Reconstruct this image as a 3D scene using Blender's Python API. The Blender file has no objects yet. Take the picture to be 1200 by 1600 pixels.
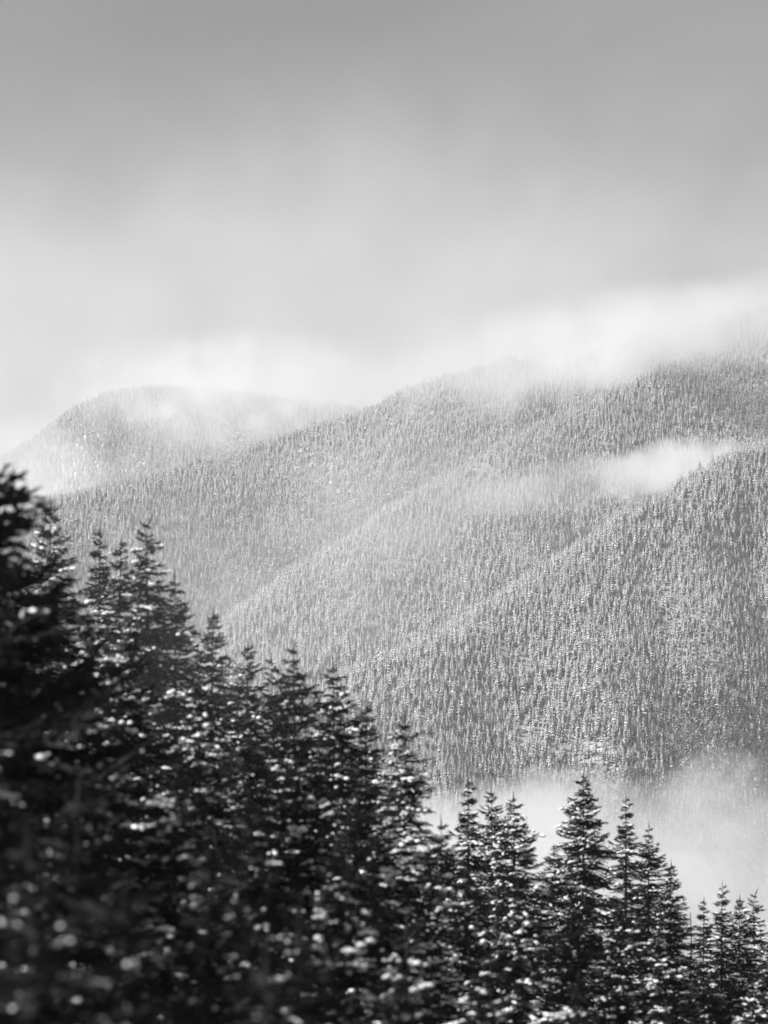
import bpy, math, random
import numpy as np
from mathutils import Vector, Matrix

# ------------------------------------------------------------------ camera, sky, sun, exposure
scene = bpy.context.scene
COL = scene.collection
F = 6000.0            # focal length in photo pixels (photo 1200 x 1600)
V0 = 1300.0           # photo row of the horizon

cam_d = bpy.data.cameras.new("camera")
cam = bpy.data.objects.new("camera", cam_d)
COL.objects.link(cam)
cam.location = (0, 0, 0)
cam.rotation_euler = (math.radians(90), 0, 0)
cam_d.sensor_fit = 'VERTICAL'
cam_d.sensor_height = 36.0
cam_d.sensor_width = 27.0
cam_d.lens = 135.0
cam_d.shift_y = 0.3125
cam_d.clip_start = 1.0
cam_d.clip_end = 60000.0
cam_d.dof.use_dof = True
cam_d.dof.focus_distance = 650.0
cam_d.dof.aperture_fstop = 0.135 / 0.125
cam_d.dof.aperture_blades = 0
scene.camera = cam

SUN_EL = math.radians(38)
SUN_AZ = math.radians(-120)     # measured from the view direction (+Y), negative = to the left
sun_dir = Vector((math.sin(SUN_AZ) * math.cos(SUN_EL), math.cos(SUN_AZ) * math.cos(SUN_EL), math.sin(SUN_EL)))
sun_d = bpy.data.lights.new("sun", 'SUN')
sun_d.energy = 3.6
sun_d.angle = math.radians(8)
sun_d.color = (1.0, 1.0, 1.0)
sun = bpy.data.objects.new("sun", sun_d)
COL.objects.link(sun)
sun.rotation_euler = sun_dir.to_track_quat('Z', 'Y').to_euler()

world = bpy.data.worlds.new("World")
scene.world = world
world.use_nodes = True
wn, wl = world.node_tree.nodes, world.node_tree.links
wn.clear()
w_out = wn.new('ShaderNodeOutputWorld')
w_bg = wn.new('ShaderNodeBackground')
w_bg.inputs['Strength'].default_value = 0.10
sky = wn.new('ShaderNodeTexSky')
sky.sky_type = 'NISHITA'
sky.sun_disc = False
sky.sun_elevation = SUN_EL
sky.sun_rotation = SUN_AZ
sky.air_density = 1.0
sky.dust_density = 3.0
sky.ozone_density = 1.0
bw = wn.new('ShaderNodeRGBToBW')
w_tc = wn.new('ShaderNodeTexCoord')
w_map = wn.new('ShaderNodeMapping')
w_map.inputs['Scale'].default_value = (5.0, 5.0, 9.0)
w_map.inputs['Rotation'].default_value = (0.0, 0.35, 0.0)
w_map.inputs['Location'].default_value = (2.1, 0.0, 0.9)
w_noise = wn.new('ShaderNodeTexNoise')
w_noise.inputs['Scale'].default_value = 1.0
w_noise.inputs['Detail'].default_value = 8.0
w_noise.inputs['Roughness'].default_value = 0.44
w_noise.inputs['Distortion'].default_value = 0.5
w_mr = wn.new('ShaderNodeMapRange')
w_mr.inputs['From Min'].default_value = 0.25
w_mr.inputs['From Max'].default_value = 0.75
w_mr.inputs['To Min'].default_value = 0.46
w_mr.inputs['To Max'].default_value = 0.80
w_mul = wn.new('ShaderNodeMath'); w_mul.operation = 'MULTIPLY'
wl.new(w_tc.outputs['Generated'], w_map.inputs['Vector'])
wl.new(w_map.outputs['Vector'], w_noise.inputs['Vector'])
wl.new(w_noise.outputs['Fac'], w_mr.inputs['Value'])
wl.new(sky.outputs['Color'], bw.inputs['Color'])
wl.new(bw.outputs['Val'], w_mul.inputs[0])
wl.new(w_mr.outputs['Result'], w_mul.inputs[1])
wl.new(w_mul.outputs['Value'], w_bg.inputs['Color'])
wl.new(w_bg.outputs['Background'], w_out.inputs['Surface'])

vs = scene.view_settings
vs.view_transform = 'Standard'
vs.look = 'None'
vs.exposure = 0.7
vs.gamma = 1.0
vs.use_curve_mapping = False

cy = scene.cycles
cy.use_denoising = True
cy.max_bounces = 8
cy.diffuse_bounces = 2
cy.glossy_bounces = 1
cy.volume_bounces = 4
cy.transparent_max_bounces = 8
cy.volume_max_steps = 256
cy.sample_clamp_indirect = 4.0
cy.use_adaptive_sampling = False

# ------------------------------------------------------------------ helpers
def pt(u, v, Y):
    """the point at depth Y that stands at photo column u and row v"""
    return Vector(((u - 600.0) / F * Y, Y, (V0 - v) / F * Y))

def tag(o, label=None, cat=None, group=None, kind=None):
    if label: o['label'] = label
    if cat: o['category'] = cat
    if group: o['group'] = group
    if kind: o['kind'] = kind
    return o

def mesh_from(name, verts, faces, mats, mat_idx=None, smooth=False):
    me = bpy.data.meshes.new(name)
    verts = np.asarray(verts, dtype=np.float32)
    if isinstance(faces, np.ndarray):
        n, k = faces.shape
        me.vertices.add(len(verts)); me.vertices.foreach_set('co', verts.ravel())
        me.loops.add(n * k); me.loops.foreach_set('vertex_index', faces.astype(np.int32).ravel())
        me.polygons.add(n)
        me.polygons.foreach_set('loop_start', np.arange(0, n * k, k, dtype=np.int32))
        me.update(calc_edges=True)
    else:
        me.from_pydata([tuple(v) for v in verts], [], faces)
    for m in mats: me.materials.append(m)
    if mat_idx is not None:
        me.polygons.foreach_set('material_index', np.asarray(mat_idx, dtype=np.int32))
    if smooth:
        me.polygons.foreach_set('use_smooth', np.ones(len(me.polygons), dtype=bool))
    me.update()
    return me

def link(name, data, parent=None, loc=(0, 0, 0)):
    o = bpy.data.objects.new(name, data)
    COL.objects.link(o)
    o.location = loc
    if parent: o.parent = parent
    return o

def hash2(ix, iy, seed):
    h = (ix.astype(np.int64) * 374761393 + iy.astype(np.int64) * 668265263 + seed * 974634777) & 0x7fffffff
    h = ((h ^ (h >> 13)) * 1274126177) & 0x7fffffff
    h = (h ^ (h >> 16)) & 0xffff
    return h / 65535.0

def vnoise(x, y, seed=0):
    ix, iy = np.floor(x), np.floor(y)
    fx, fy = x - ix, y - iy
    fx = fx * fx * (3 - 2 * fx); fy = fy * fy * (3 - 2 * fy)
    a = hash2(ix, iy, seed); b = hash2(ix + 1, iy, seed)
    c = hash2(ix, iy + 1, seed); d = hash2(ix + 1, iy + 1, seed)
    return (a * (1 - fx) + b * fx) * (1 - fy) + (c * (1 - fx) + d * fx) * fy

def fbm(x, y, seed=0, octv=4):
    s = np.zeros_like(x, dtype=float); amp, tot = 1.0, 0.0
    for o in range(octv):
        s += amp * (vnoise(x * 2 ** o, y * 2 ** o, seed + o) - 0.5); tot += amp; amp *= 0.5
    return s / tot * 2.0

# ------------------------------------------------------------------ materials
def mat_new(name):
    m = bpy.data.materials.new(name)
    m.use_nodes = True
    n, l = m.node_tree.nodes, m.node_tree.links
    n.clear()
    out = n.new('ShaderNodeOutputMaterial')
    return m, n, l, out

def mat_noise(name, c0, c1, scale, rough=0.8, bump=0.0, spec=0.2, trans=0.0, coord='Object', per_object=0.0):
    m, n, l, out = mat_new(name)
    b = n.new('ShaderNodeBsdfPrincipled')
    tc = n.new('ShaderNodeTexCoord')
    no = n.new('ShaderNodeTexNoise'); no.inputs['Scale'].default_value = scale; no.inputs['Detail'].default_value = 3
    r = n.new('ShaderNodeMapRange')
    r.inputs['From Min'].default_value = 0.3; r.inputs['From Max'].default_value = 0.7
    r.inputs['To Min'].default_value = c0; r.inputs['To Max'].default_value = c1
    l.new(tc.outputs[coord], no.inputs['Vector'])
    l.new(no.outputs['Fac'], r.inputs['Value'])
    src = r.outputs['Result']
    if per_object > 0:
        oi = n.new('ShaderNodeObjectInfo')
        rr = n.new('ShaderNodeMapRange')
        rr.inputs['To Min'].default_value = 1 - per_object; rr.inputs['To Max'].default_value = 1 + per_object
        mu = n.new('ShaderNodeMath'); mu.operation = 'MULTIPLY'
        l.new(oi.outputs['Random'], rr.inputs['Value'])
        l.new(src, mu.inputs[0]); l.new(rr.outputs['Result'], mu.inputs[1])
        src = mu.outputs['Value']
    l.new(src, b.inputs['Base Color'])
    b.inputs['Roughness'].default_value = rough
    b.inputs['Specular IOR Level'].default_value = spec
    if bump > 0:
        bp = n.new('ShaderNodeBump'); bp.inputs['Strength'].default_value = bump
        l.new(no.outputs['Fac'], bp.inputs['Height']); l.new(bp.outputs['Normal'], b.inputs['Normal'])
    l.new(b.outputs['BSDF'], out.inputs['Surface'])
    return m

M_needle = mat_noise('fir_needles', 0.020, 0.050, 3.0, 0.75, spec=0.15, per_object=0.2)
M_bark = mat_noise('fir_bark', 0.02, 0.05, 6.0, 0.9, bump=0.4)
M_snow = mat_noise('snow', 0.80, 0.90, 4.0, 0.6, bump=0.15, spec=0.2)
M_far_needle = [mat_noise('hillside_needles', 0.05, 0.11, 0.3, 0.8, spec=0.1, per_object=0.35),
                mat_noise('frosted_needles', 0.13, 0.24, 0.3, 0.8, spec=0.1, per_object=0.35),
                mat_noise('rimed_needles', 0.24, 0.42, 0.3, 0.8, spec=0.1, per_object=0.35)]
M_far_snow = mat_noise('hillside_snow', 0.74, 0.90, 0.3, 0.7, spec=0.1, per_object=0.06)
M_ground = mat_noise('snowy_forest_floor', 0.25, 0.72, 0.1, 0.9, bump=0.2)
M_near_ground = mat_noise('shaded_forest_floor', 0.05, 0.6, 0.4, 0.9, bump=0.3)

# ------------------------------------------------------------------ the mountain
TREE = 10.0
LAYERS = [  # crest: (u, v, Y) ; front slope, back slope
    ([(-900, 960, 5600), (-300, 830, 5600), (-80, 760, 5600), (50, 684, 5600), (100, 648, 5600), (160, 612, 5600), (240, 600, 5600), (340, 604, 5620), (450, 622, 5650),
      (600, 640, 5700), (800, 620, 5800), (1400, 560, 5900), (2200, 500, 6000)], 0.62, 0.6),
    ([(-900, 1020, 3900), (-300, 880, 4100), (0, 800, 4250), (100, 772, 4300), (200, 746, 4400), (300, 720, 4500), (400, 694, 4600), (480, 668, 4650), (560, 643, 4700),
      (620, 612, 4750), (700, 585, 4800), (800, 560, 4850), (872, 572, 4900), (940, 540, 4950), (1000, 520, 5000), (1100, 500, 5050), (1200, 475, 5100), (1500, 420, 5200), (2200, 380, 5200)], 0.60, 0.6),
    ([(-900, 1500, 2900), (-100, 1220, 3100), (200, 1085, 3250), (300, 1012, 3330), (360, 952, 3400), (450, 892, 3500), (560, 822, 3620), (640, 772, 3720), (730, 720, 3830),
      (806, 675, 3930), (980, 600, 4180), (1049, 567, 4300), (1191, 508, 4500), (1400, 440, 4700), (2200, 330, 4800)], 0.58, 0.6),
    ([(-900, 1600, 2300), (200, 1230, 2600), (400, 1125, 2750), (540, 1048, 2900), (640, 1003, 3000), (760, 934, 3130), (833, 888, 3220), (907, 842, 3310), (971, 796, 3390),
      (1040, 764, 3480), (1136, 706, 3600), (1200, 682, 3690), (1400, 600, 3850), (2200, 480, 4000)], 0.56, 0.6),
]

def terrain(u, y, info=False):
    """height of the mountain at photo column u, depth y (arrays)"""
    x = (u - 600.0) / F * y
    best = np.full(u.shape, -170.0); which = np.full(u.shape, 3); below = np.zeros(u.shape)
    wob = 70 * fbm(x / 260.0, y / 420.0, 3, 3)
    for i, (cr, kf, kb) in enumerate(LAYERS):
        c = np.array(cr, float)
        vc = np.interp(u, c[:, 0], c[:, 1]); Yc = np.interp(u, c[:, 0], c[:, 2])
        zc = (V0 - vc) / F * Yc - TREE * 0.85
        s = y - Yc
        a = np.sqrt(s * s + 35.0 ** 2) - 35.0
        sl = np.where(s < 0, kf, kb)
        fade = np.clip(a / 160.0, 0, 1)
        z = zc - sl * a * (1 + 0.0 * s) + fade * (20 * fbm(x / 170.0 + 9 * i, y / 260.0, 11 + i, 4) + 0.10 * wob - 26 * np.abs(fbm(x / 120.0 + 5 * i + y / 900.0, y / 620.0, 31 + i, 2)))
        up = z > best
        which = np.where(up, i, which); below = np.where(up, np.where(s < 0, a, 0), below)
        best = np.maximum(best, z)
    return (best, which, below) if info else best

us = np.linspace(-700, 1900, 261)
ys = np.concatenate([np.arange(1900, 6200, 16.0), np.arange(6200, 9000, 100.0)])
UU, YY = np.meshgrid(us, ys)
ZZ = terrain(UU, YY)
ZZ[YY > 6100] -= (YY[YY > 6100] - 6100) * 0.15
XX = (UU - 600) / F * YY
nr, nc = UU.shape
idx = np.arange(nr * nc).reshape(nr, nc)
quads = np.stack([idx[:-1, :-1], idx[:-1, 1:], idx[1:, 1:], idx[1:, :-1]], -1).reshape(-1, 4)
me = mesh_from('mountainside', np.stack([XX, YY, ZZ], -1).reshape(-1, 3), quads, [M_ground], smooth=True)
mountain = tag(link('mountainside', me), kind='structure')

# valley floor and the near hillside the camera and the front firs stand on: one sheet out to the far horizon
def near_ground(x, y):
    drop = -4.0 - 0.46 * np.clip(y - 4, 0, 46) - 0.10 * np.clip(y - 50, 0, 300) - 0.16 * np.clip(y - 260, 0, 700)
    side = -0.42 * np.clip(x, -80, 400) * np.clip(y / 60.0, 0.1, 1.0)
    z = drop + side + 1.2 * fbm(x / 14.0, y / 14.0, 5, 3)
    return np.maximum(z, -172.0 + 1.5 * fbm(x / 90.0, y / 90.0, 6, 3))
gx = np.concatenate([[-40000, -12000, -4000, -1500, -700], np.arange(-360, 361, 8.0), [700, 1500, 4000, 12000, 40000]])
gy = np.concatenate([[-20000, -3000, -600, -200], np.arange(-80, 400, 8.0), np.arange(400, 1900, 60.0), [2500, 5000, 9000, 20000, 50000]])
GX, GY = np.meshgrid(gx, gy)
GZ = near_ground(GX, GY)
nr2, nc2 = GX.shape
idx = np.arange(nr2 * nc2).reshape(nr2, nc2)
quads = np.stack([idx[:-1, :-1], idx[:-1, 1:], idx[1:, 1:], idx[1:, :-1]], -1).reshape(-1, 4)
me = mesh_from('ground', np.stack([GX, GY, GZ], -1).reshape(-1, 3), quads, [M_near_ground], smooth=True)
tag(link('ground', me), kind='structure')

# ------------------------------------------------------------------ the hillside forest
def far_fir(seed, heavy):
    """one snow-dusted hillside fir, unit metres, base at origin: (verts, quads, material index)"""
    r = np.random.default_rng(seed)
    H = r.uniform(16.0, 22.5); R = r.uniform(3.0, 4.3)
    V, Fc, M = [], [], []
    def quad(a, b, c, d, m):
        k = len(V); V.extend([a, b, c, d]); Fc.append((k, k + 1, k + 2, k + 3)); M.append(m)
    # slender dark core
    n = 6
    for i in range(n):
        a0, a1 = 2 * math.pi * i / n, 2 * math.pi * (i + 1) / n
        rb, rm = R * 0.45, R * 0.26
        p = lambda a, rr, z: (rr * math.cos(a), rr * math.sin(a), z)
        quad(p(a0, rb, H * .1), p(a1, rb, H * .1), p(a1, rm, H * .6), p(a0, rm, H * .6), 0)
        quad(p(a0, rm, H * .6), p(a1, rm, H * .6), p(a1, .03, H * .97), p(a0, .03, H * .97), 0)
        quad(p(a0, .22, -1.5), p(a1, .22, -1.5), p(a1, .2, H * .2), p(a0, .2, H * .2), 0)
    z = H * 0.10
    while z < H * 0.985:
        t = (H - z) / H
        rad = R * min(1.0, 0.08 + 1.25 * t ** 0.85) * r.uniform(0.8, 1.15)
        nb = 7 if t > 0.3 else 5
        ph = r.uniform(0, 6.28)
        for k in range(nb):
            a = ph + 2 * math.pi * k / nb + r.uniform(-.3, .3)
            L = rad * r.uniform(0.65, 1.2); w = L * r.uniform(0.36, 0.60) + 0.15
            d = np.array([math.cos(a), math.sin(a), 0]); s = np.array([-d[1], d[0], 0])
            dr = L * r.uniform(0.4, 0.8)
            z0 = z + r.uniform(-.8, .8) * min(1, t * 3)
            a0 = d * 0.05 + [0, 0, z0 + .15]
            b0 = d * L * .6 + s * w + [0, 0, z0 - dr * .55 - .12]
            c0 = d * L + [0, 0, z0 - dr]
            d0 = d * L * .6 - s * w + [0, 0, z0 - dr * .55 - .12]
            quad(a0, b0, c0, d0, 0)
            if r.random() < heavy:
                up = np.array([0, 0, 0.10 + 0.05 * r.random()])
                f0, f1 = r.uniform(0.1, 0.35), r.uniform(0.8, 0.98)
                ww = w * r.uniform(0.85, 1.15)
                zz = lambda f: z0 - dr * f ** 1.1 + .1 * (1 - f)
                quad(d * L * f0 + [0, 0, zz(f0)] + up, d * L * .62 + s * ww + [0, 0, zz(.62) - .06] + up,
                     d * L * f1 + [0, 0, zz(f1)] + up, d * L * .62 - s * ww + [0, 0, zz(.62) - .06] + up, 1)
        z += (1.9 if t > 0.3 else 1.2) * r.uniform(0.85, 1.15)
    return np.array(V), np.array(Fc), np.array(M)

far_meshes = []
for k in range(12):
    v, f, mi = far_fir(100 + k, (0.45, 0.8, 1.0)[k // 4])
    far_meshes.append(mesh_from('hillside_fir', v, f, [M_far_needle[k // 4], M_far_snow], mi))

rng = np.random.default_rng(7)
SP = 4.05
px, py = np.meshgrid(np.arange(-1050, 1050, SP), np.arange(2250, 6100, SP * 1.02))
px = (px + rng.uniform(-.48, .48, px.shape) * SP).ravel(); py = (py + rng.uniform(-.48, .48, py.shape) * SP).ravel()
pu = px / py * F + 600
keep = (pu > -170) & (pu < 1370)
px, py, pu = px[keep], py[keep], pu[keep]
pz, pl, pb = terrain(pu, py, True)
# leave out what no view from near the camera could show: below the brow of a nearer crest
Rr = ZZ / YY
runm = np.maximum.accumulate(Rr, axis=0)
iu = np.clip(((pu - us[0]) / (us[1] - us[0])).astype(int), 0, len(us) - 2)
iy = np.clip(np.searchsorted(ys, py) - 1, 0, len(ys) - 1)
occ = np.minimum(runm[iy, iu], runm[iy, iu + 1])
pv = V0 - F * pz / py
keep = ((pz + 16 + 9) / py > occ) & (pv < 1330)
# a few thin places in the wood
thin = fbm(px / 60.0, py / 90.0, 40, 3)
keep &= (rng.random(len(px)) > np.clip((thin - 0.3) * 1.0, 0, 0.3))
px, py, pz, pu, pv, pl, pb = px[keep], py[keep], pz[keep], pu[keep], pv[keep], pl[keep], pb[keep]
sc = rng.uniform(0.28, 0.60, len(px)) * (1 + 0.35 * fbm(px / 45.0, py / 45.0, 50, 3)) * np.where(rng.random(len(px)) < .04, 1.3, 1.0)
sc = np.clip(sc, .2, .9)
rot = rng.uniform(0, 6.283, len(px)); var = rng.integers(0, 4, len(px))
# more snow lies on the trees higher up, in drifting patches
load = np.array([1.2, 1.7, 3.5, 3.0])[pl] + 0.8 * np.exp(-pb / 50.0) - np.clip(pb, 0, 500) * np.array([.6, 1.7, 2.0, 2.3])[pl] / np.array([400., 420, 300, 420])[pl]
load = load + 1.0 * fbm(px / 130.0, py / 170.0, 70, 3) + rng.normal(0, .5, len(px))
var = var + 4 * np.clip(np.round(load), 0, 2).astype(int)
# the 240 that show largest stand as trees of their own
size = sc / py
size[(pu < 690) | (pu > 1195) | (pv < 1000) | (pv > 1225)] = 0
near = np.argsort(-size)[:240]
for i in near:
    o = link('hillside_fir', far_meshes[var[i]], None, (px[i], py[i], pz[i] - 0.3))
    o.scale = (sc[i],) * 3; o.rotation_euler = (0, 0, rot[i])
    tag(o, 'small snow-dusted fir low on the far hillside, in the wood just above the valley fog', 'tree', 'firs at the foot of the far hillside')
rest = np.ones(len(px), bool); rest[near] = False
print('HILLSIDE TREES', rest.sum(), 'stuff', len(near), 'single')

proto_col = bpy.data.collections.new('hillside_fir_kinds')
for k, m in enumerate(far_meshes):
    proto_col.objects.link(bpy.data.objects.new('fir_kind_%02d' % k, m))
fm = bpy.data.meshes.new('hillside_forest')
P = np.stack([px[rest], py[rest], pz[rest] - 0.3], -1).astype(np.float32)
fm.vertices.add(len(P)); fm.vertices.foreach_set('co', P.ravel())
at = fm.attributes.new('scl', 'FLOAT', 'POINT'); at.data.foreach_set('value', sc[rest].astype(np.float32))
at = fm.attributes.new('rotz', 'FLOAT_VECTOR', 'POINT')
rv = np.zeros((len(P), 3), np.float32); rv[:, 2] = rot[rest]
rv[:, 0] = rng.normal(0, .03, len(P)); rv[:, 1] = rng.normal(0, .03, len(P))
at.data.foreach_set('vector', rv.ravel())
at = fm.attributes.new('kind_i', 'INT', 'POINT'); at.data.foreach_set('value', var[rest].astype(np.int32))
forest = tag(link('hillside_forest', fm), 'dense snow-dusted fir forest covering the far mountainside', 'forest', kind='stuff')
ng = bpy.data.node_groups.new('forest_scatter', 'GeometryNodeTree')
ng.interface.new_socket('Geometry', in_out='INPUT', socket_type='NodeSocketGeometry')
ng.interface.new_socket('Geometry', in_out='OUTPUT', socket_type='NodeSocketGeometry')
gi, go = ng.nodes.new('NodeGroupInput'), ng.nodes.new('NodeGroupOutput')
iop = ng.nodes.new('GeometryNodeInstanceOnPoints')
ci = ng.nodes.new('GeometryNodeCollectionInfo')
ci.inputs['Collection'].default_value = proto_col
ci.inputs['Separate Children'].default_value = True
ci.inputs['Reset Children'].default_value = True
def named(nm, typ):
    n_ = ng.nodes.new('GeometryNodeInputNamedAttribute'); n_.data_type = typ; n_.inputs['Name'].default_value = nm
    return n_.outputs['Attribute']
ng.links.new(gi.outputs[0], iop.inputs['Points'])
ng.links.new(ci.outputs[0], iop.inputs['Instance'])
iop.inputs['Pick Instance'].default_value = True
ng.links.new(named('kind_i', 'INT'), iop.inputs['Instance Index'])
ng.links.new(named('rotz', 'FLOAT_VECTOR'), iop.inputs['Rotation'])
ng.links.new(named('scl', 'FLOAT'), iop.inputs['Scale'])
ng.links.new(iop.outputs[0], go.inputs[0])
md = forest.modifiers.new('scatter', 'NODES'); md.node_group = ng

# ------------------------------------------------------------------ the front firs
def unit(a): return a / (np.linalg.norm(a, axis=-1, keepdims=True) + 1e-9)

def shoots_mesh(B, D, L, W, r):
    """needle-clad shoots: two crossed blades each. B base, D direction, L length, W half width (arrays)"""
    n = len(B)
    ref = np.tile(np.array([0, 0, 1.0]), (n, 1)) + r.normal(0, .35, (n, 3))
    S = unit(np.cross(D, ref)); U = np.cross(S, D)
    mid = B + D * (L * 0.45)[:, None]; tip = B + D * L[:, None]
    V = np.stack([B, mid + S * W[:, None], tip, mid - S * W[:, None], mid + U * W[:, None] * .7, mid - U * W[:, None] * .7], 1).reshape(-1, 3)
    k = np.arange(n)[:, None] * 6
    Q = np.concatenate([k + [0, 1, 2, 3], k + [0, 4, 2, 5]])
    return V, Q

def make_bough(L, seed, fine=1.0):
    """a flat fir bough along +X: arrays of shoots, and spots where snow can lie"""
    r = np.random.default_rng(seed)
    n = max(5, int(L / (0.15 / fine)))
    base, dirs, lens, wid, spots = [], [], [], [], []
    sag, lift = r.uniform(.12, .40), r.uniform(.08, .36)
    bend = r.uniform(-.12, .12)
    ax = lambda t: np.array([L * t, L * bend * t * t, L * (-sag * t + lift * t * t)])
    # main stem pieces
    m = max(3, int(L / 0.3))
    for i in range(m):
        p0, p1 = ax(i / m), ax((i + 1) / m)
        d = p1 - p0; l = np.linalg.norm(d)
        base.append(p0 - d * .2); dirs.append(d / l); lens.append(l * 1.7); wid.append(0.035 + .02 * (i / m))
    for i in range(n):
        t = 0.10 + 0.88 * (i + r.uniform(-.3, .3)) / n
        p = ax(t); tg = unit(ax(min(1, t + .03)) - ax(t - .03))
        sd = np.array([-tg[1], tg[0], 0])
        for sgn in (-1, 1):
            if r.random() < .08: continue
            l = (0.16 + 0.40 * L * (1 - t) ** .75 * min(1, t * 3.2)) * r.uniform(.65, 1.2)
            a = math.radians(r.uniform(40, 66))
            d = tg * math.cos(a) + sd * sgn * math.sin(a) + np.array([0, 0, r.uniform(-.30, .06)])
            d = d / np.linalg.norm(d)
            base.append(p); dirs.append(d); lens.append(l); wid.append(r.uniform(.022, .036))
            ns = int(l / 0.18)
            for j in range(ns):
                q = p + d * l * (j + .8) / (ns + .6)
                ls = min(.34, .12 + .5 * l * (1 - (j + .5) / (ns + .6))) * r.uniform(.7, 1.2)
                for s2 in (-1, 1):
                    if r.random() < .15: continue
                    sd2 = np.array([-d[1], d[0], 0]) * s2
                    dd = d * .7 + sd2 * .68 + np.array([0, 0, r.uniform(-.35, .12)])
                    base.append(q); dirs.append(dd / np.linalg.norm(dd)); lens.append(ls); wid.append(r.uniform(.019, .033))
            spots.append(p + d * l * r.uniform(.1, .8))
        spots.append(p)
    B, D, Ls, W = map(np.array, (base, dirs, lens, wid))
    V, Q = shoots_mesh(B, D, Ls, W, r)
    return V, Q, np.array(spots)

BL = [0.35, 0.7, 1.1, 1.6, 2.2, 2.9, 3.6]
BOUGHS = [[make_bough(l, 1000 + 17 * i + j) for j in range(4)] for i, l in enumerate(BL)]

def ico():
    import bmesh
    bm = bmesh.new(); bmesh.ops.create_icosphere(bm, subdivisions=2, radius=1.0)
    v = np.array([x.co[:] for x in bm.verts]); f = np.array([[x.index for x in fc.verts] for fc in bm.faces])
    bm.free(); return v, f
ICO_V, ICO_F = ico()
def ico1():
    import bmesh
    bm = bmesh.new(); bmesh.ops.create_icosphere(bm, subdivisions=1, radius=1.0)
    v = np.array([x.co[:] for x in bm.verts]); f = np.array([[x.index for x in fc.verts] for fc in bm.faces])
    bm.free(); return v, f
I1_V, I1_F = ico1()

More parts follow.
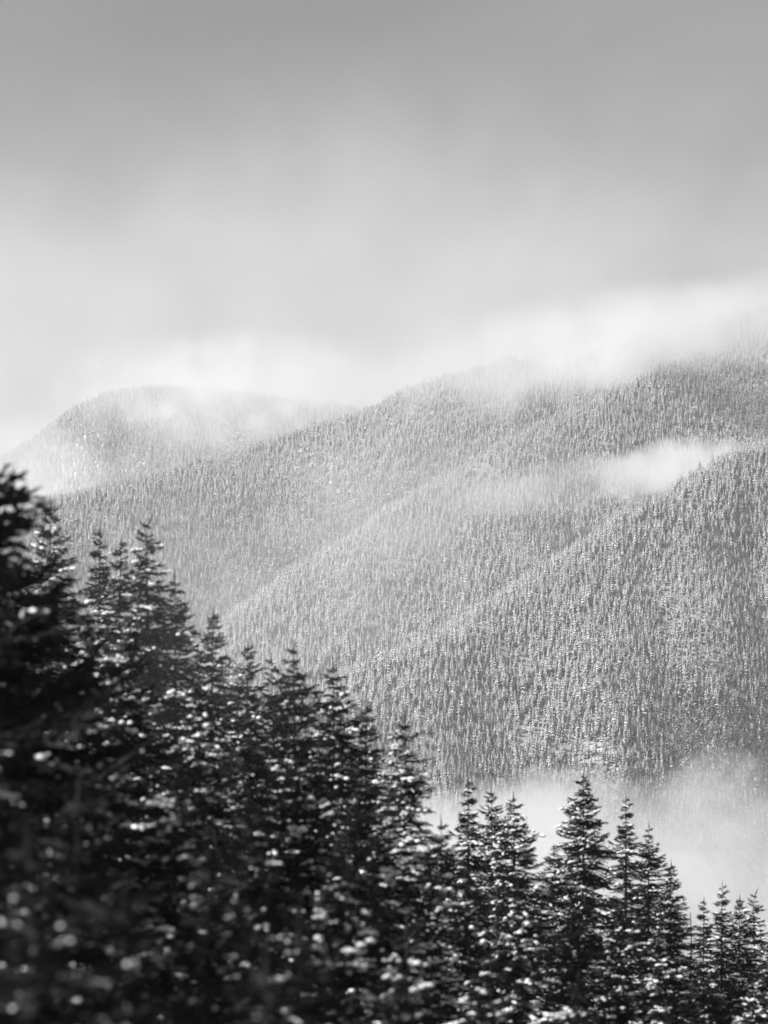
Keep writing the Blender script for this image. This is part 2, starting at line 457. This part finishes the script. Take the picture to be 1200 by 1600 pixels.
def front_fir(seed, H=28.0, R=3.6, taper=0.33, snow_amt=1.0, lean=0.0, open_top=1.0, top_up=38, snow_size=1.0):
    """meshes of one fir: trunk, crown, snow; base at z=0"""
    r = np.random.default_rng(seed)
    CV, CQ, SV, SF = [], [], [], []
    nv = ns = 0
    bx, by = r.uniform(-.25, .25), r.uniform(-.25, .25)
    def axis(z):
        t = z / H
        return np.array([bx * math.sin(t * 3.0) + lean * max(0, t - .982) * H, by * math.sin(t * 2.2), z])
    depth = 0.25
    irr = [r.uniform(.82, 1.12) for _ in range(12)]
    while depth < H * 0.80:
        rad = min(R * (1 - 0.12 * max(0, depth - 16) / 12), 0.16 + taper * depth ** 0.92)
        if depth < 1.6: nb = r.integers(4, 6)
        elif depth < 3.5: nb = r.integers(8, 11)
        elif depth < 15: nb = r.integers(8, 12)
        else: nb = r.integers(5, 7)
        ph = r.uniform(0, 6.28)
        for k in range(nb):
            a = ph + 6.283 * k / nb + r.uniform(-.35, .35)
            L = rad * r.choice([r.uniform(.35, .7), r.uniform(.75, 1.25), r.uniform(.85, 1.1)]) * irr[int((a % 6.283) / 6.283 * 12) % 12]
            if r.random() < .06: L *= 1.25
            i = int(np.argmin(np.abs(np.array(BL) - L)))
            bv, bq, sp = BOUGHS[i][r.integers(0, 4)]
            s = L / BL[i]
            pitch = math.radians(np.interp(depth, [0, 1.0, 3.0, 8.0, 20.0], [top_up, top_up * .6, 4, -13, -26]) + r.normal(0, 10))
            roll = r.normal(0, .22)
            Rm = np.array(Matrix.Rotation(a, 3, 'Z') @ Matrix.Rotation(-pitch, 3, 'Y') @ Matrix.Rotation(roll, 3, 'X'))
            o = axis(H - depth + r.uniform(-.42, .42) * min(1, depth * .8))
            v = (bv * s) @ Rm.T + o
            CV.append(v); CQ.append(bq + nv); nv += len(v)
            # snow on this bough
            if depth > 0.5 and r.random() < 0.8 * min(1.25, snow_amt + .25):
                m = r.poisson((0.6 + 3.4 * L) * snow_amt * 1.5 * r.choice([.2, .9, 1.9]))
                for _ in range(m):
                    q = sp[r.integers(0, len(sp))]
                    if q[0] < 0.3 * BL[i]: continue
                    # a pad: a chain of lumps lying along the twig
                    yaw = a + r.uniform(-1.1, 1.1)
                    along = np.array([math.cos(yaw), math.sin(yaw), r.uniform(-.25, .1)])
                    pos = (Rm @ (q * s)) + o
                    r0 = snow_size * min(0.125, r.lognormal(-2.95, .5)) * (0.7 + .3 * min(1.3, L))
                    for _k in range(r.choice([1, 1, 1, 2, 4])):
                        rr = r0 * r.uniform(.55, 1.1); el = r.uniform(1.0, 1.45)
                        iv, jf = (ICO_V, ICO_F) if rr > .135 else (I1_V, I1_F)
                        w = iv * np.array([rr * el, rr, rr * r.uniform(.5, .8)])
                        w = w * (1 + r.normal(0, .10, (len(iv), 1)))
                        cz, sz = math.cos(yaw), math.sin(yaw)
                        w = w @ np.array([[cz, sz, 0], [-sz, cz, 0], [0, 0, 1]])
                        w = w + pos + [0, 0, rr * .4 + .02]
                        SV.append(w); SF.append(jf + ns); ns += len(w)
                        pos = pos + along * (r0 * r.uniform(.9, 2.0)) + [0, 0, r.normal(0, .015)]
        depth += (0.27 * open_top if depth < 2 else 0.34 * open_top if depth < 4.5 else 0.37 if depth < 15 else 0.95) * r.uniform(.8, 1.25)
    # leader
    lv, lq, _ = BOUGHS[0][0]
    D = unit(np.array([[lean * 1.2 + .05, 0, 1.0]])); Bp = np.array([axis(H - .35)])
    v, q = shoots_mesh(np.repeat(Bp, 1, 0), D, np.array([.75]), np.array([.035]), r)
    CV.append(v); CQ.append(q + nv); nv += len(v)
    crown = (np.concatenate(CV), np.concatenate(CQ))
    snow = (np.concatenate(SV), np.concatenate(SF)) if SV else None
    # trunk
    zs = np.concatenate([np.linspace(-1.5, H * .6, 8), np.linspace(H * .65, H, 14)])
    n = 9; TV, TF = [], []
    for zz in zs:
        rad = 0.012 + 0.30 * (1 - max(0, zz) / H) ** 1.05 + (0.15 if zz < 0 else 0)
        c = axis(zz)
        for k in range(n):
            a = 6.283 * k / n
            TV.append(c + [rad * math.cos(a), rad * math.sin(a), 0])
    for i in range(len(zs) - 1):
        for k in range(n):
            TF.append((i * n + k, i * n + (k + 1) % n, (i + 1) * n + (k + 1) % n, (i + 1) * n + k))
    return (mesh_from('trunk', np.array(TV), np.array(TF), [M_bark], smooth=True),
            mesh_from('crown', *crown, [M_needle]),
            mesh_from('snow', *snow, [M_snow], smooth=True) if snow else None)

KINDS = {
    'near':    front_fir(9, 30, 4.0, .44, .5, top_up=46, snow_size=.45, open_top=.55),
    'broad':   front_fir(1, 30, 3.9, .42, 1.0),
    'full':    front_fir(2, 28, 3.5, .37, 1.3),
    'slender': front_fir(3, 26, 2.8, .29, .8, open_top=1.1),
    'bare':    front_fir(4, 27, 3.0, .29, .9, lean=.3, top_up=26, open_top=1.1),
    'dark':    front_fir(5, 29, 3.7, .36, .55, snow_size=.75),
    'shade':   front_fir(8, 29, 3.8, .36, 1.2, snow_size=.5),
    'laden':   front_fir(6, 28, 3.8, .35, 1.9),
}

def fir(kind, u, v, Y, label, group, rz=0.0, s=1.0):
    """a fir whose tip shows at photo column u, row v, at depth Y"""
    tr, cr, sn = KINDS[kind]
    H = {'near': 30, 'broad': 30, 'full': 28, 'slender': 26, 'bare': 27, 'dark': 29, 'laden': 28, 'shade': 29}[kind] * s
    tip = pt(u, v, Y)
    root = bpy.data.objects.new('fir_tree', None)
    COL.objects.link(root)
    root.empty_display_size = 1
    root.location = (tip.x, tip.y, tip.z - H)
    root.rotation_euler = (0, 0, rz); root.scale = (s, s, s)
    tag(root, label, 'tree', group)
    link('trunk', tr, root); c = link('crown', cr, root)
    if sn:
        so = link('snow', sn, root); so['kind'] = 'stuff'
    return root

G1 = 'firs along the front skyline'
SKY = [  # kind, u, v, Y, label
    ('near', 4, 722, 72, 'dark blurred fir by the left edge, its stubby top reaching up before pale fog'),
    ('full', 82, 792, 140, 'fir just right of the dark blurred fir at the left edge, fog behind its tip'),
    ('slender', 160, 832, 165, 'leftmost of three narrow fir tips close together above the left slope'),
    ('slender', 192, 848, 160, 'middle and lowest of three narrow fir tips close together on the left'),
    ('bare', 226, 812, 140, 'thin-crowned fir with bent bare leader, rightmost and tallest of three close tips on the left'),
    ('dark', 268, 905, 150, 'fir with dark narrow tip in the shoulder right of the bent-leader fir'),
    ('full', 335, 960, 150, 'snow-flecked fir standing alone against the bright slope left of the dark twin-shouldered firs'),
    ('full', 387, 1008, 155, 'low soft-edged fir tip next right of the lone snow-flecked fir'),
    ('slender', 422, 1030, 165, 'small fir tip tucked in just left of the dense dark conical fir'),
    ('dark', 455, 1010, 130, 'dense dark conical fir with hardly any snow near the middle of the tree line'),
    ('broad', 515, 1042, 140, 'fir with thin spiky tip directly right of the dense dark conical fir'),
    ('full', 575, 1105, 150, 'rounded pale-flecked fir between the spiky-tipped fir and the heavily laden fir'),
    ('laden', 630, 1128, 135, 'fir with long snow-laden boughs at the left edge of the valley fog'),
    ('dark', 692, 1285, 140, 'short dark fir tip low beside the laden fir, before the fog'),
    ('slender', 728, 1222, 185, 'narrow fir with open tiered tip standing in the left part of the fog'),
    ('full', 768, 1236, 190, 'left tip of the paired firs right of the narrow tiered fir'),
    ('broad', 800, 1246, 180, 'right tip of the paired firs, sloping down to the gap before the tallest fir'),
    ('broad', 912, 1210, 200, 'tallest broad fir standing dark against the valley fog'),
    ('slender', 975, 1248, 215, 'slim open-branched fir right behind the tallest broad fir'),
    ('dark', 1018, 1292, 210, 'dense conical dark fir third from the tallest fir, at the right of its clump'),
    ('full', 1050, 1352, 205, 'lower shoulder fir at the right end of the tallest clump'),
    ('slender', 1103, 1408, 225, 'small crooked fir left of the thin-tipped fir in the right corner'),
    ('slender', 1126, 1384, 215, 'thin-tipped fir, tallest of the small group in the lower right corner'),
    ('full', 1158, 1405, 220, 'left tip of the close pair of firs at the right edge'),
    ('bare', 1176, 1394, 225, 'right tip of the close pair of firs at the right edge'),
    ('full', 1212, 1432, 215, 'fir cut by the right edge of the picture'),
    ('broad', 862, 1330, 190, 'fir with its tip in front of the left flank of the tallest broad fir'),
]
rnd = random.Random(5)
for k, u, v, Y, lab in SKY:
    fir(k, u, v, Y, lab, G1, rnd.uniform(0, 6.28) if k != 'bare' else 0.0, 1.5 if k == 'near' else 1.0)

INFILL = [
    ([('broad', 40, 930, 115, 'below the fir next to the dark left-edge fir'), ('laden', 125, 960, 110, 'below the leftmost of the three narrow tips'), ('full', 210, 985, 112, 'below the fir with the bent bare leader'),
      ('laden', 300, 1075, 115, 'just left below the lone snow-flecked fir'), ('dark', 380, 1120, 110, 'dark, right below the lone snow-flecked fir'), ('broad', 470, 1150, 112, 'below the dense dark conical fir'),
      ('dark', 545, 1200, 110, 'dark, below the fir with the thin spiky tip'), ('laden', 600, 1260, 112, 'snowy, left in front of the long-boughed laden fir'), ('full', 665, 1345, 120, 'right below the long-boughed laden fir'),
      ('broad', 740, 1365, 130, 'below the narrow tiered fir in the fog'), ('laden', 815, 1390, 130, 'snowy, below the paired firs'), ('dark', 890, 1405, 140, 'dark, in front of the tallest broad fir'),
      ('full', 960, 1420, 150, 'below the slim open-branched fir'), ('laden', 1035, 1455, 150, 'snowy, below the lower shoulder fir'), ('dark', 1105, 1500, 160, 'dark, below the small crooked fir'), ('laden', 1180, 1520, 160, 'snowy, below the close pair at the right edge')],
     'half-blurred second-row fir, ', 'firs in the second row'),
    ([('dark', 20, 1010, 78, 'dark, touching the left edge'), ('laden', 150, 1110, 80, 'thick with snow spots, next right of the left-edge one'), ('full', 270, 1190, 80, 'straight below the bent-leader fir'),
      ('dark', 400, 1270, 78, 'dark, left of the middle'), ('broad', 520, 1330, 80, 'near the middle of the dark mass'), ('full', 640, 1440, 84, 'right of the middle, below the long-boughed laden fir'),
      ('broad', 770, 1500, 90, 'low, below the paired firs'), ('full', 900, 1530, 95, 'at the bottom edge below the tallest broad fir'), ('laden', 1030, 1580, 100, 'snowy, at the bottom edge towards the right corner')],
     'blurred snow-flecked third-row fir, ', 'firs in the third row'),
    ([('dark', -20, 1130, 54, 'dark, at the left edge'), ('shade', 130, 1240, 55, 'with many spots, second from the left edge'), ('shade', 300, 1330, 56, 'dark, under the bent-leader fir'),
      ('dark', 460, 1420, 56, 'dark, under the dense conical fir'), ('shade', 620, 1540, 60, 'at the bottom edge under the laden fir')],
     'strongly blurred fir with round snow spots, ', 'firs in the fourth row'),
    ([('shade', 30, 1330, 38, 'in the bottom left corner'), ('shade', 210, 1400, 39, 'right of the bottom left corner'), ('shade', 400, 1520, 40, 'lowest tip at the bottom edge')],
     'nearest and most blurred fir, ', 'firs in the nearest row'),
]
for rows, lab, grp in INFILL:
    for k, u, v, Y, where in rows:
        fir(k, u + rnd.uniform(-10, 10), v, Y, lab + where, grp, rnd.uniform(0, 6.28))

# a thin dead stem by the gap in the lower right
def snag():
    r = np.random.default_rng(3)
    n, H = 7, 16.0
    zs = np.linspace(0, H, 12); V, Q = [], []
    for z in zs:
        rad = 0.02 + .12 * (1 - z / H)
        for k in range(n): V.append((rad * math.cos(6.283 * k / n) + .05 * math.sin(z), rad * math.sin(6.283 * k / n), z))
    for i in range(len(zs) - 1):
        for k in range(n): Q.append((i * n + k, i * n + (k + 1) % n, (i + 1) * n + (k + 1) % n, (i + 1) * n + k))
    tip = pt(1079, 1426, 205)
    root = bpy.data.objects.new('dead_fir', None); COL.objects.link(root); root.location = (tip.x, tip.y, tip.z - H)
    tag(root, 'thin bare dead stem standing up in the gap left of the lower right corner firs', 'dead tree')
    link('trunk', mesh_from('trunk', V, np.array(Q), [M_bark], smooth=True), root)
    for j in range(9):
        z = H - .5 - .55 * j; a = r.uniform(0, 6.28); L = .2 + .12 * j * r.uniform(.4, 1)
        B = np.array([[0.05 * math.sin(z), 0, z]]); D = unit(np.array([[math.cos(a), math.sin(a), .2]]))
        v, q = shoots_mesh(B, D, np.array([L]), np.array([.02]), r)
        link('branch', mesh_from('branch', v, q, [M_bark]), root)
snag()

# ------------------------------------------------------------------ air: haze, fog banks, cloud
haze_m, n, l, out = mat_new('haze_air')
pv_ = n.new('ShaderNodeVolumePrincipled')
pv_.inputs['Color'].default_value = (.95, .95, .95, 1)
pv_.inputs['Density'].default_value = 0.000050
pv_.inputs['Anisotropy'].default_value = 0.2
l.new(pv_.outputs['Volume'], out.inputs['Volume'])
def box_mesh(name, a, b, m):
    (x0, y0, z0), (x1, y1, z1) = a, b
    V = [(x0, y0, z0), (x1, y0, z0), (x1, y1, z0), (x0, y1, z0), (x0, y0, z1), (x1, y0, z1), (x1, y1, z1), (x0, y1, z1)]
    return mesh_from(name, V, np.array([(3, 2, 1, 0), (4, 5, 6, 7), (0, 1, 5, 4), (1, 2, 6, 5), (2, 3, 7, 6), (3, 0, 4, 7)]), [m])
tag(link('haze', box_mesh('haze', (-2600, -300, -190), (2600, 7400, 790), haze_m)), kind='stuff')

def fog_mat(name, dens, scale, size, edge=(0.0, 0.55), nmin=0.42, nmax=0.62, warp=0.5, seed=0.0, flat_top=None, aniso=0.25):
    m, n, l, out = mat_new(name)
    tc = n.new('ShaderNodeTexCoord')
    mp = n.new('ShaderNodeMapping')
    mp.inputs['Scale'].default_value = tuple(s / scale for s in size)
    mp.inputs['Location'].default_value = (seed * 3.1, seed * 1.7, seed * 2.3)
    no = n.new('ShaderNodeTexNoise'); no.inputs['Scale'].default_value = 1.0; no.inputs['Detail'].default_value = 4.0; no.inputs['Roughness'].default_value = .55
    l.new(tc.outputs['Object'], mp.inputs['Vector']); l.new(mp.outputs['Vector'], no.inputs['Vector'])
    ln = n.new('ShaderNodeVectorMath'); ln.operation = 'LENGTH'
    l.new(tc.outputs['Object'], ln.inputs[0])
    # falloff = smoothstep of (1 - |p|) + warp*(noise-.5)
    a = n.new('ShaderNodeMath'); a.operation = 'SUBTRACT'; a.inputs[0].default_value = 1.0
    l.new(ln.outputs['Value'], a.inputs[1])
    b = n.new('ShaderNodeMath'); b.operation = 'MULTIPLY_ADD'; b.inputs[1].default_value = warp; b.inputs[2].default_value = -0.5 * warp
    l.new(no.outputs['Fac'], b.inputs[0])
    # warp fades out at the hull so that no edge of the hull ever shows
    b2 = n.new('ShaderNodeMath'); b2.operation = 'MULTIPLY'
    sm = n.new('ShaderNodeMapRange'); sm.inputs['From Min'].default_value = 0.0; sm.inputs['From Max'].default_value = 0.25
    l.new(a.outputs[0], sm.inputs['Value'])
    l.new(b.outputs[0], b2.inputs[0]); l.new(sm.outputs['Result'], b2.inputs[1])
    c = n.new('ShaderNodeMath'); c.operation = 'ADD'
    l.new(a.outputs[0], c.inputs[0]); l.new(b2.outputs[0], c.inputs[1])
    e = n.new('ShaderNodeMapRange'); e.interpolation_type = 'SMOOTHSTEP'
    e.inputs['From Min'].default_value = edge[0]; e.inputs['From Max'].default_value = edge[1]
    l.new(c.outputs[0], e.inputs['Value'])
    g = n.new('ShaderNodeMapRange')
    g.inputs['From Min'].default_value = nmin; g.inputs['From Max'].default_value = nmax; g.inputs['To Min'].default_value = 0.25
    l.new(no.outputs['Fac'], g.inputs['Value'])
    d = n.new('ShaderNodeMath'); d.operation = 'MULTIPLY'
    l.new(e.outputs['Result'], d.inputs[0]); l.new(g.outputs['Result'], d.inputs[1])
    d2 = n.new('ShaderNodeMath'); d2.operation = 'MULTIPLY'; d2.inputs[1].default_value = dens
    l.new(d.outputs[0], d2.inputs[0])
    p = n.new('ShaderNodeVolumePrincipled')
    p.inputs['Color'].default_value = (.98, .98, .98, 1)
    p.inputs['Anisotropy'].default_value = aniso
    l.new(d2.outputs[0], p.inputs['Density'])
    l.new(p.outputs['Volume'], out.inputs['Volume'])
    return m

def fog(name, u, v, Y, wpx, hpx, depth, tau, scale, seed, rot=0.0, **kw):
    """an ellipsoid of mist whose middle shows at (u, v), wpx by hpx photo pixels (half sizes), depth metres deep (half)"""
    size = (wpx / F * Y, depth, hpx / F * Y)
    dens = tau / (2 * depth)
    m = fog_mat(name + '_mist', dens, scale, size, seed=seed, **kw)
    me = mesh_from(name, ICO_V, ICO_F, [m], smooth=True)
    o = link(name, me, None, pt(u, v, Y))
    o.scale = size; o.rotation_euler = (0, -rot, 0)
    tag(o, kind='stuff')
    return o

fog('fog_bank', 790, 1425, 1900, 350, 220, 240, 11.0, 50.0, 1.0, edge=(0.0, 0.42), warp=1.1)
fog('fog_bank', 1120, 1375, 2150, 330, 185, 240, 3.4, 50.0, 8.3, edge=(0.0, 0.5), nmin=.44, nmax=.58, warp=1.2)
fog('fog_patch', 900, 1232, 2350, 130, 42, 90, 1.8, 22.0, 14.0, rot=math.radians(-8), edge=(0, .6), nmin=.45, nmax=.6, warp=1.4)
fog('fog_patch', 1110, 1215, 2350, 110, 55, 80, 1.4, 24.0, 17.0, rot=math.radians(10), edge=(0, .6), nmin=.45, nmax=.6, warp=1.4)
fog('fog_patch', 170, 960, 122, 620, 330, 12, 0.16, 8.0, 12.0, edge=(0, .9))
fog('fog_patch', 1045, 732, 3780, 140, 52, 90, 5.0, 30.0, 2.0, rot=math.radians(12), edge=(0, .6), nmin=.4, nmax=.62, warp=1.3)
fog('fog_patch', 880, 762, 3720, 260, 55, 70, 1.6, 35.0, 13.0, rot=math.radians(10), edge=(0, .6), warp=1.2)
fog('fog_patch', 690, 780, 3440, 260, 90, 60, 0.5, 45.0, 3.0, rot=math.radians(25), edge=(0, .6), warp=.9)
fog('fog_patch', 40, 745, 4900, 150, 110, 220, 2.2, 50.0, 4.0, edge=(0, .6), warp=1.1)
fog('fog_patch', 300, 700, 5060, 620, 150, 160, 0.6, 90.0, 15.0, rot=math.radians(12), edge=(0, .6), warp=.8)
fog('fog_patch', 330, 840, 3900, 480, 220, 140, 0.3, 80.0, 9.0, rot=math.radians(30), edge=(0, .9))
fog('fog_patch', 560, 880, 3200, 380, 180, 90, 0.5, 80.0, 16.0, rot=math.radians(35), edge=(0, .8))
fog('fog_patch', 560, 860, 2760, 640, 300, 90, 0.7, 90.0, 10.0, rot=math.radians(25), edge=(0, .9))
fog('cloud', 370, 606, 5100, 330, 110, 160, 3.6, 38.0, 5.0, edge=(0, .7), nmin=.4, nmax=.62, warp=1.3)
fog('cloud', 860, 552, 4480, 440, 100, 150, 4.6, 60.0, 6.0, rot=math.radians(10), edge=(0, .8), warp=1.0)
fog('cloud', 1120, 510, 4250, 400, 90, 120, 4.6, 60.0, 7.0, rot=math.radians(10), edge=(0, .8), warp=1.0)
fog('cloud', 450, 650, 8200, 2200, 620, 700, 5.0, 260.0, 11.0, edge=(0, 1.0), nmin=.1, nmax=.9, warp=.55)
